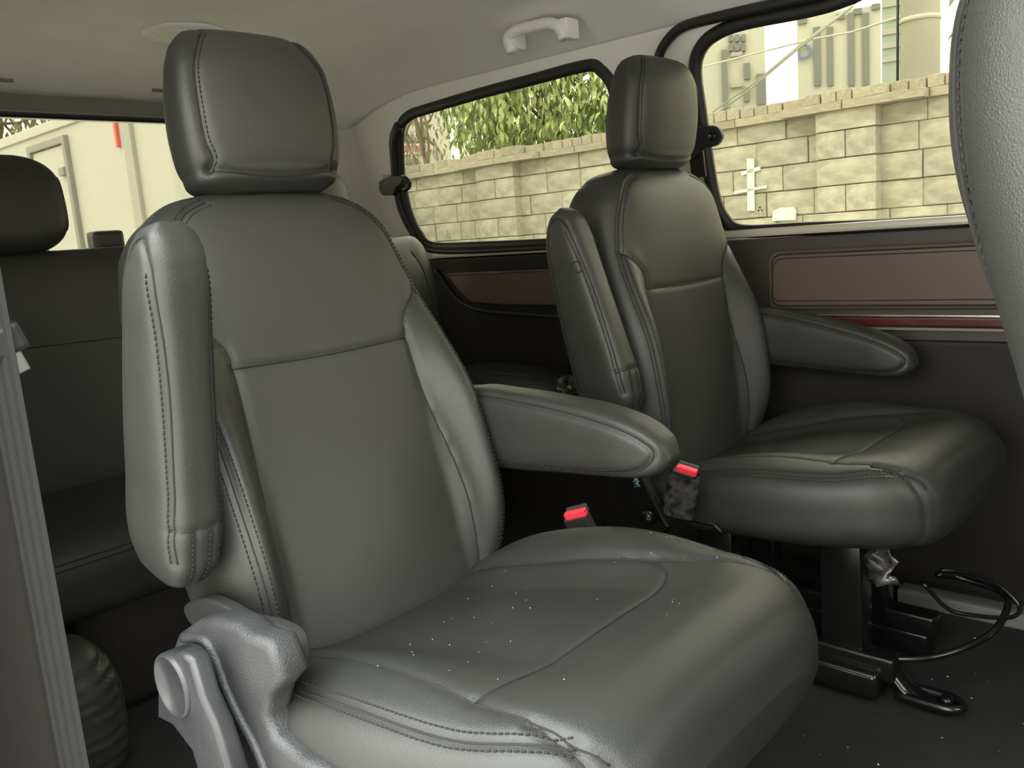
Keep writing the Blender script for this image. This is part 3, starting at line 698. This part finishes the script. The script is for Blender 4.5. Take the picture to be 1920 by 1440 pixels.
cb.seam([(.50, .313), (.75, .302), (1.05, .296)], (0, 1), .005, .003, .0012)
cb.seam([(1.05, -.05), (1.06, .2), (1.05, .36), (1.02, .43)], (0, 1), .005, .003, .0015)
rel(cb.build('backrest', M['leather'], bench))
cb = slab('bench_cushion', -.28, 1.10, (-.93, 0, -.085), .215, .085, .10, M['leather'], bench, crown=.7)
cb.seam([(-.24, -.052), (.2, -.048), (1.06, -.05)], (0, 1), .004, .003, .0016)
cb.seam([(-.24, -.062), (.2, -.058), (1.06, -.06)], (0, 1), .004, .003, .0016)
rel(cb.build('bench_cushion', M['leather'], bench))
for yc, zz in ((-.035, 0), (.725, -.02)):
    cb = slab('headrest', yc-.125, yc+.125, (-1.16, 0, .595+zz), .052, .105, -.14, M['leather'], bench, e=3, endr=.10, crown=.45)
    rel(cb.build('headrest', M['leather'], bench))
for yc in (-.035, .725):
    for d in (-.05, .05): rel(mesh('headrest_post', *tube_geo([(-1.14, yc+d, .44), (-1.155, yc+d, .52)], .006, 8), M['steel'], bench))
bm = bmesh.new(); add_box(bm, (-.95, .40, -.28), (.30, 1.1, .24), None, .02); rel(bm_obj('bench_base', bm, M['dark'], bench))
# window-lit side bolster of the bench
cb = slab('side_bolster', 1.0, 1.17, (-.80, 0, .035), .20, .055, .05, M['leather'], bench, e=2.6, endr=.07, crown=.5)
cb.seam([(-.98, 1.01), (-.80, 1.015), (-.66, 1.04), (-.615, 1.08)], (2, 1), .004, .003, .0014)
rel(cb.build('side_bolster', M['leather'], bench))
c = at(182, 452, (-1.22, 0, 0), (1, 0, 0)); tag(box('bench_latch', (c[0], c[1]+.02, c[2]), (.05, .07, .045), M['plastic'], bev=.01), 'black plastic latch on top of the bench backrest, seen against the white truck', 'latch')
# crumpled clear bag between the seats
v = []; f = []; c = np.array(at(1062, 728, (0, 1.08, 0), (0, 1, 0)))
for i in range(9):
    for j in range(14):
        a = 2*math.pi*j/14; t = math.pi*i/8; r = 1+.25*math.sin(i*2.3+j*1.9)
        v.append(c+np.array([.030*math.sin(t)*math.cos(a)*r, .03*math.sin(t)*math.sin(a)*r, .030*math.cos(t)*r]))
for i in range(8):
    for j in range(14): f.append((i*14+j, i*14+(j+1) % 14, (i+1)*14+(j+1) % 14, (i+1)*14+j))
tag(mesh('plastic_bag', v, f, M['film'], smooth=False), 'crumpled clear plastic wrap between the bench and the upright armrest', 'wrap')
# rounded leather cover low at the left
cb = slab('wheel_arch_cover', -.335, -.165, (-.63, 0, -.275), .10, .13, 0, M['leather'], None, e=2.8, endr=.06, crown=.5)
for k in range(9): cb.seam([(-.31, -.20-.022*k), (-.25, -.19-.022*k), (-.18, -.175-.024*k)], (0, 1), .006, .011, 0)
tag(cb.build('wheel_arch_cover', M['leather'], None), 'rounded dark leather cover with wrinkles on the floor beside the belt', 'cover')

# ---- front seat at the right edge
def front_seat():
    root = thing('front_seat', 'grey leather front seat back cut off by the right edge of the picture', 'seat', (.975, .02, .0))
    c = backrest_cushion(1.14, .03, 130, 180, 3.0)
    EB = [(a*1.14, b*1.14) for a, b in EDGE]
    sd = [(-.165, .60), (-.178, .55), (-.176, .45), (-.163, .33), (-.148, .18), (-.138, .0)]
    c.seam(sd, (1, -1), .007, .004, .0018, (.006,)); c.seam(sd, (1, 1), .007, .004, .0018)
    b = c.build('backrest', M['leather'], root); b.location = (-.02, 0, .0); b.rotation_euler = (0, -.12, 0)
    return root
fs = front_seat()
cu = [o for o in near.children if o.name.startswith('seat_cushion')][0]; c = copy_tree(cu, fs)
hh = copy_tree(nh, fs); hh.location = (-.05, 0, .075); hh.rotation_euler = (0, -.12, 0)
bm = bmesh.new(); add_box(bm, (.22, 0, -.25), (.40, .38, .30), None, .02); bm_obj('seat_base', bm, M['dark'], fs)

ds = copy_tree(fs); ds.location = (1.12, .87, 0); tag(ds, 'dark leather driver seat ahead of the upright seat, outside the picture', 'seat')  # unseen, added to block windscreen light from the far seat

# ---- grab handle
gh = thing('grab_handle', 'beige folding grab handle on the headliner above the rear quarter window', 'handle', (-.57, 1.03, .92))
hp = [sp(a, b, .935) for a, b in ((960, 98), (953, 72), (968, 58), (1000, 49), (1030, 44), (1048, 52), (1058, 72))]
g = tube('grip', smooth_path(hp, 6), .0135, M['beige'], gh, 12, up=(0, 1, .3)); g.location = (.57, -1.03, -.92)
for a, b in ((957, 92), (1056, 72)):
    q = sp(a, b, .935); m_ = box('mount', (q[0], q[1]+.022, q[2]+.022), (.028, .045, .045), M['beige'], gh, bev=.006); m_.location = (.57, -1.03, -.92)

# ---- ceiling fitting above the near headrest
c = at(352, 62, (0, 0, .945), (0, 0, 1)); cl = thing('ceiling_lamp', 'small round ceiling lamp mostly hidden behind the large headrest', 'lamp', (c[0]-.07, c[1]+.03, ceil_z(c[0], c[1])))
lathe('housing', [(.09, 0), (.088, -.006), (.075, -.010)], M['beige'], cl, 40); lathe('lens', [(.075, -.008), (.065, -.013), (.03, -.015)], M['beige'], cl, 40)

# ---- belt anchors on the pillars
a1 = thing('belt_anchor', 'black belt guide on the pillar at the rear edge of the quarter window', 'belt guide', tuple(wz(-1.25, .64, -.02)))
def lo(o): o.location = (-a1.location[0], -a1.location[1], -a1.location[2]); return o
wq = lambda a, b, off=0: at(a, b, WP0, WN)+np.array([0, off, 0])
lo(prism('label_plate', [wq(a, b, .004) for a, b in ((717, 328), (733, 326), (735, 361), (719, 363))], (0, -.004, 0), M['label'], a1))
lo(prism('guide_body', [wq(a, b, -.002) for a, b in ((724, 340), (745, 330), (765, 328), (772, 334), (766, 345), (757, 352), (752, 366), (730, 366), (724, 356))], (0, -.03, 0), M['plastic'], a1, bev=.005, seg=3))
lo(tube('hook', [wq(a, b, -.022) for a, b in smooth_path(((755, 335), (768, 333), (777, 340), (776, 351), (766, 355)), 5)], .0075, M['plastic'], a1, 10))
a2 = thing('belt_anchor', 'black belt anchor with round bolt beside the headrest at the sliding door window', 'belt guide', tuple(wz(-.11, .63, -.04)))
def lo2(o): o.location = (-a2.location[0], -a2.location[1], -a2.location[2]); return o
lo2(prism('anchor_plate', [wq(a, b, -.03) for a, b in rounded(((1300, 255), (1325, 238), (1362, 236), (1373, 256), (1362, 274), (1335, 278), (1318, 300), (1300, 300)), 9, 4)], (0, -.014, 0), M['plastic'], a2, bev=.004, seg=3))
q = wq(1355, 256, -.046); lo2(lathe('bolt', [(.011, 0), (.010, .005), (.006, .006), (.005, .003)], M['metal'], a2, 20, Matrix.Translation(Vector(q)) @ Matrix.Rotation(math.pi/2, 4, 'X')))
lo2(prism('belt_strap', [wq(a, b, -.026) for a, b in ((1304, 285), (1330, 278), (1336, 330), (1310, 335))], (0, -.006, 0), M['rubber'], a2))

# ---- seat belt hanging at the lower left
sb = thing('seat_belt', 'ribbed grey seat belt webbing running down the pillar at the left edge', 'seat belt', (-.25, -.365, -.41))
n = 40; v = []; f = []
for i in range(n):
    t = i/(n-1); z = .75-1.16*t
    for j, (dx, dy) in enumerate([(-.018+.0045*k, -.0135+.0033*k) for k in range(9)]):
        d = .0018*(1 if j % 2 else 0)
        v.append((-.225+dx+.02*(1-t)*0+d, -.362+dy-.5*d, z))
for i in range(n-1):
    for j in range(8): a = i*9+j; f.append((a, a+1, a+10, a+9))
wb = mesh('webbing', v, f, M['web'], sb, False); wb.location = (.25, .365, .41); s_ = wb.modifiers.new('s', 'SOLIDIFY'); s_.thickness = .0015
q = at(22, 668, (-.225, 0, 0), (1, 0, 0))
tg = box('latch_plate', (0, 0, 0), (.006, .022, .045), M['steel'], sb, bev=.002); tg.location = Vector(q)-Vector((-.25, -.365, -.41)); tg.rotation_euler = (.35, .1, 0)
tk = box('latch_cover', (0, 0, 0), (.022, .045, .035), M['plastic'], sb, bev=.006); tk.location = Vector(at(4, 640, (-.225, 0, 0), (1, 0, 0)))-Vector((-.25, -.365, -.41)); tk.rotation_euler = (.35, .1, 0)

# ---- ring imprint on the raised far armrest, crumbs on the near cushion
SC.view_layers[0].update()
fa = [o for o in far.children if o.name.startswith('armrest')][0]
rg = tube('ring_imprint', [sp(1080+11*math.cos(a), 501+11*math.sin(a), .60-.0385) for a in np.linspace(0, 2*math.pi, 24)[:-1]], .0009, M['grain'], fa, 6, closed=True)
rg.matrix_parent_inverse = fa.matrix_world.inverted()
V = []; F = []; dg = bpy.context.evaluated_depsgraph_get()
for k in range(45):
    x, y = rng.uniform(.06, .42), rng.uniform(-.2, .2); ok, h, nn, *_r = SC.ray_cast(dg, Vector((x, y, .17)), Vector((0, 0, -1)))
    if not ok or h.z < -.06: continue
    r = rng.uniform(.0004, .0009); o = len(V); h = np.array(h)
    V += [h+np.array(q)*r for q in ((1, 0, 0), (0, 1, 0), (-1, 0, 0), (0, -1, 0), (0, 0, .8))]; F += [(o, o+1, o+4), (o+1, o+2, o+4), (o+2, o+3, o+4), (o+3, o, o+4)]
tag(mesh('crumbs', V, F, M['dust'], near, smooth=False), kind='stuff')
# ---- floor litter
V = []; F = []
for k in range(110):
    x, y = rng.uniform(-.6, .8), rng.uniform(-.3, 1.1); r = rng.uniform(.0008, .0022); o = len(V)
    V += [(x+r, y, -.4095), (x, y+r, -.4095), (x-r, y, -.4095), (x, y-r, -.4095), (x, y, -.4095+r)]; F += [(o, o+1, o+4), (o+1, o+2, o+4), (o+2, o+3, o+4), (o+3, o, o+4)]
tag(mesh('lint', V, F, M['fluff'], smooth=False), 'tiny pale lint specks scattered over the black carpet', 'lint', kind='stuff')

# ================================================================== OUTSIDE
struct(box('ground', (0, 0, -.88), (90, 90, .04), M['asphalt']))
# ---- block wall
wo = np.array([-1.84, 5.75, 0]); we = np.array([-1, .045, 0]); we /= np.linalg.norm(we); wn = np.array([-.045, -1, 0]); wn /= np.linalg.norm(wn)
def wpt(s, z, d=0): return wo+we*s+wn*d+np.array([0, 0, z])
WR = Matrix(((we[0], wn[0], 0), (we[1], wn[1], 0), (0, 0, 1)))
def wbox(name, s0, s1, z0, z1, d0, d1, m, parent, me=None, jit=0):
    o = link(name, me or unit_mesh(m), parent)
    c = wpt((s0+s1)/2, (z0+z1)/2, (d0+d1)/2); o.location = c
    o.rotation_euler = (WR @ Matrix.Rotation(random.uniform(-jit, jit), 3, 'Z') @ Matrix.Rotation(random.uniform(-jit, jit), 3, 'Y')).to_euler()
    o.scale = (s1-s0, d1-d0, z1-z0); return o
_um = {}
def unit_mesh(m):
    if m.name not in _um:
        bm = bmesh.new(); bmesh.ops.create_cube(bm, size=1); bmesh.ops.bevel(bm, geom=bm.edges[:], offset=.025, segments=1, affect='EDGES'); me = bpy.data.meshes.new(m.name); bm.to_mesh(me); bm.free(); me.materials.append(m); _um[m.name] = me
    return _um[m.name]
S0, S1 = -1.9, 6.6
bw = struct(mesh('wall_outside', [wpt(s, z, d) for s in (S0, S1) for z in (-.86, 1.14) for d in (-.20, -.012)], [(0, 1, 3, 2), (4, 6, 7, 5), (0, 2, 6, 4), (1, 5, 7, 3), (0, 4, 5, 1), (2, 3, 7, 6)], M['mortar'], None, False))
nblk = 0
for k in range(10):
    z1 = 1.13 if k == 0 else .985-.19*(k-1); z0 = .985-.19*k; s = S0+(.2 if k % 2 else 0)
    if z0 < -.75: z0 = -.86
    first = True
    while s < S1-.02:
        L = .40+random.uniform(-.03, .03) if not (first and k % 2) else .2
        first = False
        if random.random() < .12: L *= .55
        e = min(S1, s+L); g = random.uniform(.004, .008); pr = random.uniform(-.008, .010)
        wbox('block', s+g*.6, e-g*.6, z0+g*.6, z1-g*.6, -.15, pr, M['block'], bw, jit=.006); nblk += 1; s = e
for p0, p1 in ((-.44, .0), (3.08, 3.62)):
    wbox('pilaster_core', p0+.01, p1-.01, -.86, 1.13, -.01, .085, M['mortar'], bw)
    for k in range(10):
        z1 = 1.13 if k == 0 else .985-.19*(k-1); z0 = max(-.86, .985-.19*k)
        sp_ = [(p0, p1)] if k % 2 == 0 else [(p0, (p0+p1)/2), ((p0+p1)/2, p1)]
        for a, b in sp_: wbox('block', a+.004, b-.004, z0+.004, z1-.004, -.005, .10+random.uniform(-.006, .008), M['block'], bw, jit=.005)
def proj_d(s): return .10 if -.47 < s < .03 or 3.05 < s < 3.65 else 0
s = S0
while s < S1:
    e = min(S1, s+random.uniform(.42, .6)); d = max(proj_d(s+.02), proj_d(e-.02))
    wbox('coping_slab', s+.003, e-.003, 1.125, 1.185, -.24, .05+d+random.uniform(-.006, .006), M['coping'], bw, jit=.006); s = e
s = S0
while s < S1:
    e = min(S1, s+random.choice((.115, .115, .12, .23))); d = proj_d((s+e)/2)
    if random.random() > .04: wbox('coping_brick', s+.004, e-.004, 1.187, 1.262+random.uniform(-.008, .010), -.22, .03+d+random.uniform(-.014, .012), M['coping'], bw, jit=.02)
    s = e
def wallpx(px, py, off=0): q = at(px, py, wo+wn*off, wn); r = q-wo; return float(r@we), float(q[2])
def wall_mark(pts):  # thin white slabs on the wall: a cross and a blob
    P = [wpt(*wallpx(a, b), .022) for a, b in pts]; prism('white_mark', P, tuple(-wn*.012), M['white'], bw)
wall_mark([(1403, 297), (1416, 297), (1417, 395), (1404, 395)]); wall_mark([(1392, 322), (1427, 312), (1428, 319), (1393, 329)]); wall_mark([(1378, 359), (1440, 347), (1440, 352), (1378, 364)])
wall_mark([(1450, 414), (1452, 396), (1465, 389), (1490, 388), (1495, 395), (1494, 412)])

# ---- trees
def leaf_geo(c, L, w, yaw, pitch, roll, bend=.25):
    R = Matrix.Rotation(yaw, 3, 'Z') @ Matrix.Rotation(pitch, 3, 'Y') @ Matrix.Rotation(roll, 3, 'X')
    pts = [(0, 0, 0), (.4*L, w, .06*L), (.4*L, -w, .06*L), (.75*L, .7*w, -.02*L), (.75*L, -.7*w, -.02*L), (L, 0, -bend*L)]
    return [np.array(R @ Vector(p))+c for p in pts], [(0, 2, 1), (1, 2, 4, 3), (3, 4, 5)]
def tree(name, label, base, c, rad, N, m, L0, sparse=0, singles=0, trunk_r=.09, nb=26):
    t = thing(name, label, 'tree', tuple(base), 'trees behind the block wall'); base = np.array(base, float); c = np.array(c, float)
    tr = tube_geo(smooth_path([base, base+(c-base)*.4+np.array([.08, .05, 0]), base+(c-base)*.8, c+np.array([0, 0, rad[2]*.5])], 4), np.linspace(trunk_r, .02, 13), 8)
    brs = []; cl = []
    for k in range(nb):
        d = rng.normal(size=3); d /= np.linalg.norm(d); p = c+d*np.array(rad)*rng.uniform(.6, .95); q0 = base+(c-base)*rng.uniform(.55, 1.1)
        mid = (q0+p)/2+rng.normal(size=3)*.12; brs.append(tube_geo(smooth_path([q0, mid, p], 3), np.linspace(.03, .006, 7), 5)); cl.append(p); cl.append(mid)
    o = mesh('trunk', tr[0]-base, tr[1], M['bark'], t); o = mesh('branches', *(lambda a: (np.array(a[0])-base, a[1]))(join_geo(brs)), M['bark'], t)
    geo = []; sing = []
    for k in range(N):
        if sparse and rng.random() < sparse: p = cl[rng.integers(len(cl))]+rng.normal(size=3)*.16
        else:
            d = rng.normal(size=3); d /= np.linalg.norm(d); p = c+d*np.array(rad)*rng.uniform(.35, 1)**.6
        L = L0*rng.uniform(.7, 1.3); a = (p, L, L*.15, rng.uniform(0, 6.28), rng.uniform(.5, 1.45), rng.uniform(-.6, .6))
        if len(sing) < singles and (p-c)[1] < -.55*rad[1]: sing.append(a)
        else: geo.append(leaf_geo(p-base, *a[1:]))
    tag(mesh('foliage', *join_geo(geo), m, t, False), kind='stuff')
    if sing:
        v, f = leaf_geo(np.zeros(3), 1, .15, 0, 0, 0); me = bpy.data.meshes.new('leaf'); me.from_pydata([tuple(x) for x in v], [], f); me.materials.append(M['leafp'])
        for p, L, w, ya, pi_, ro in sing:
            o = link('leaf', me, t); o.location = p-base; o.scale = (L, L, L); o.rotation_euler = (Matrix.Rotation(ya, 3, 'Z') @ Matrix.Rotation(pi_, 3, 'Y') @ Matrix.Rotation(ro, 3, 'X')).to_euler()
    return t
G0 = -.86
tree('broadleaf_tree', 'dense bright green tree with drooping leaves above the block wall in the rear quarter window', (-6.2, 8.2, G0), (-6.1, 8.0, 2.45), (1.75, 1.2, 1.75), 14000, M['leaf'], .14, 0, 300)
tree('thin_tree', 'thin dark tree with sparse leaves in front of the pale building in the quarter window', (-9.6, 8.9, G0), (-9.3, 8.7, 2.3), (.75, .7, 1.1), 420, M['leafd'], .12, .8, 0, .04, 9)
tree('roadside_tree', 'yellow-green tree beside the concrete pole, at the top right', (-1.75, 11.0, G0), (-1.55, 10.8, 3.6), (.95, .9, 1.35), 3200, M['leaf'], .17, .2)
tree('bare_tree', 'dry leafed tree above the truck roof at the top left corner', (-14.5, 4.3, G0), (-14.2, 4.3, 3.0), (1.6, 1.3, 1.4), 900, M['leafd'], .2, .6)

# ---- buildings beyond the wall
def at_y(px, py, y): q = at(px, py, (0, y, 0), (0, 1, 0)); return q[0], q[2]
class Facade: pass
def building(name, label, D, px0, px1, ytop, m, deep, base=G0):
    """a block whose front faces the van, D metres away"""
    fc = Facade(); v = CD+((px0+px1)/2-960)/F_PX*CR-(200-720)/F_PX*CU; d = np.array([v[0], v[1], 0]); d /= np.linalg.norm(d)
    fc.p0 = np.array([CAM[0], CAM[1], 0])+d*D; fc.n = d; fc.w = np.array([d[1], -d[0], 0])
    def loc(px, py): q = at(px, py, fc.p0, fc.n)-fc.p0; return float(q@fc.w), float(q[2])
    fc.loc = loc; a, _ = loc(px0, 200); b, _ = loc(px1, 200); _, zt_ = loc((px0+px1)/2, ytop)
    fc.p0 = fc.p0+fc.w*(a+b)/2; hw = (b-a)/2
    t = thing(name, label, 'building', (fc.p0[0], fc.p0[1], base), 'buildings beyond the wall'); t.rotation_euler = (0, 0, math.atan2(fc.w[1], fc.w[0]))
    box('body', (0, deep/2, (zt_-base)/2), (2*hw, deep, zt_-base), m, t); return t, fc
def win(t, fc, _y, px0, px1, py0, py1, m, name='window'):
    (xa, za), (xb, zb_) = fc.loc(px0, py0), fc.loc(px1, py1)
    return box(name, ((xa+xb)/2, -.02, (za+zb_)/2-G0), (abs(xb-xa), .10, abs(za-zb_)), m, t)
def letter_d(t, xc, y, px, py, h, m):
    cu = bpy.data.curves.new('letter', 'FONT'); cu.body = 'D'; cu.size = h; cu.extrude = .03; cu.align_x = 'CENTER'
    o = bpy.data.objects.new('letter_tmp', cu); COL.objects.link(o); me = bpy.data.meshes.new_from_object(o.evaluated_get(bpy.context.evaluated_depsgraph_get())); bpy.data.objects.remove(o)
    me.materials.clear(); me.materials.append(m); l = link('letter', me, t); x, z = xc.loc(px, py); l.location = (x, -.08, z-G0-h*.35); l.rotation_euler = (math.pi/2, 0, 0)
yb = 24
t, xc = building('office_building', 'pale building with tall dark window strips and a blue letter D', yb, 1497, 1652, 20, M['facade'], 6)
for a, b in ((1525, 1540), (1550, 1563), (1589, 1603), (1616, 1630)): win(t, xc, yb, a, b, 52 if a < 1560 else 26, 160, M['winglass'])
for i, a in enumerate((1497, 1568, 1600, 1634)): win(t, xc, yb, a, a+16, 36-i*9, 44-i*9, M['winglass'])
letter_d(t, xc, yb, 1509, 97, .5, M['letter'])
t, xc = building('glass_building', 'blue-green glazed tower beside the concrete pole', 33, 1654, 1712, -60, M['blueglass'], 6)
for k in range(6): win(t, xc, 33, 1654, 1712, -22+26*k, -20+26*k, M['facade2'], 'floor_band')
t, xc = building('apartment_building', 'pale apartment block with balconies, left of the bright gap in the sliding door window', 17, 1290, 1437, 20, M['facade'], 6)
for a, b, c_, d_ in ((1352, 1366, 95, 205), (1394, 1407, 120, 148), (1394, 1406, 165, 190), (1418, 1437, 140, 195)): win(t, xc, 17, a, b, c_, d_, M['winglass'])
for py in (66, 84): 
    for a in (1366, 1378, 1390): win(t, xc, 17, a, a+8, py, py+12, M['winglass'])
for py in (100, 158, 200): win(t, xc, 17, 1370, 1392, py, py+5, M['facade2'], 'balcony_slab')
t, xc = building('warehouse', 'pale low building with a red lettered banner at the left of the quarter window', 20, 600, 838, 215, M['facade'], 6)
for a, b, c_, d_ in ((760, 776, 254, 270), (784, 797, 230, 262), (797, 804, 285, 303), (816, 822, 280, 300), (760, 786, 300, 308)): win(t, xc, 20, a, b, c_, d_, M['winglass'])
bn = win(t, xc, 20, 700, 796, 270, 288, M['banner'], 'banner')
for k in range(9):
    a = 757+4.2*k; (xa, za), (xb, zb_) = xc.loc(a, 274), xc.loc(a+3, 284)
    v = [tube_geo([(xa, -.09, za-G0), (xb, -.09, za-G0-.02)], .02, 4), tube_geo([((xa+xb)/2, -.09, za-G0), ((xa+xb)/2, -.09, zb_-G0)], .018, 4), tube_geo([(xa, -.09, (za+zb_)/2-G0), (xb, -.09, zb_-G0 if k % 2 else (za+zb_)/2-G0)], .018, 4)]
    mesh('letter', *join_geo(v), M['bannerred'], bn, False)
# ---- concrete pole
ph = at(1725, 100, wo+wn*(-2.0), wn)
po = thing('utility_pole', 'thick grey concrete utility pole behind the block wall', 'pole', (ph[0], ph[1], G0))
lathe('shaft', [(.175, 0), (.165, 2.0), (.15, 4.5), (.148, 5.2)], M['pole'], po, 28)
zc = ph[2]-G0+.28; lathe('clamp_band', [(.164, zc-.02), (.170, zc-.015), (.170, zc+.015), (.164, zc+.02)], M['wire'], po, 28)
tube('cable', [(-.165, -.05, zc+1.2), (-.172, -.05, zc), (-.178, -.05, zc-1.4)], .012, M['mark'], po, 6)
for k, (p, q) in enumerate((((1520, 74), (1690, 31)), ((1340, 215), (1480, 105)), ((1350, 200), (1500, 85)))):
    a = at(*p, (0, 9.5, 0), (0, 1, 0)); b = at(*q, (0, 8.2, 0), (0, 1, 0)); a2_ = a+(a-b)*6; mid = (a+b)/2; mid[2] -= .03
    tag(tube('overhead_wire', [a2_, a, mid, b, b+(b-a)*(.6 if k else .02)], .011, M['wire'], None, 6), ('overhead wire nearest the top of the sliding door window', 'lower overhead wire crossing the apartment block', 'middle overhead wire crossing the apartment block')[k], 'wire', 'overhead wires')

# ---- white box truck behind the van
YT = 2.3
tk = thing('box_truck', 'white box truck with a side door, seen through the rear window', 'truck', (-7.2, 3.2, G0))
def tl(o): o.location = (7.2, -3.2, -G0); return o
tl(box('cargo_box', (-7.2, YT+.90, .72), (4.6, 1.8, 1.86), M['truck'], tk, bev=.02))
tl(box('roof_rail', (-7.2, YT+.01, 1.60), (4.62, .06, .08), M['truck'], tk, bev=.01))
(xa, za), (xb, zb_) = (-7.30, 1.465), (-6.55, 1.465)
tl(box('frame_top', ((xa+xb)/2, YT-.015, za), (xb-xa+.06, .05, .06), M['truckgrey'], tk, bev=.008))
tl(box('frame_side', (xb, YT-.015, .78), (.06, .05, 1.34), M['truckgrey'], tk, bev=.008)); tl(box('frame_side', (xa, YT-.015, .78), (.06, .05, 1.34), M['truckgrey'], tk, bev=.008))
tl(box('side_door', ((xa+xb)/2, YT-.002, .78), (xb-xa-.08, .03, 1.30), M['truck'], tk, bev=.008))
tl(box('door_latch', (-6.64, YT-.03, 1.22), (.10, .05, .07), M['truckgrey'], tk, bev=.01))
tl(box('corner_post', (-5.45, YT-.01, .75), (.13, .05, 1.80), M['trucklt'], tk, bev=.01))
tl(box('red_marker', (-5.63, YT-.012, 1.39), (.035, .03, .20), M['tail'], tk, bev=.005))
bm = bmesh.new(); add_box(bm, (-7.0, YT+.9, -.32), (5.2, .9, .22)); tl(bm_obj('chassis', bm, M['metal'], tk, False))
for x in (-8.6, -5.4):
    for y in (YT+.2, YT+1.6): tl(lathe('wheel', [(.10, -.11), (.36, -.11), (.40, -.08), (.40, .08), (.36, .11), (.10, .11)], M['rubber'], tk, 24, Matrix.Translation((x, y, -.46)) @ Matrix.Rotation(math.pi/2, 4, 'X')))

# ------------------------------------------------------------------ lift everything from the seat frame to the ground
for o in list(SC.objects):
    if o.parent is None:
        if o.type == 'CAMERA': o.matrix_world = Matrix.Translation((0, 0, ZS)) @ o.matrix_world
        else: o.location = Vector(o.location)+Vector((0, 0, ZS))
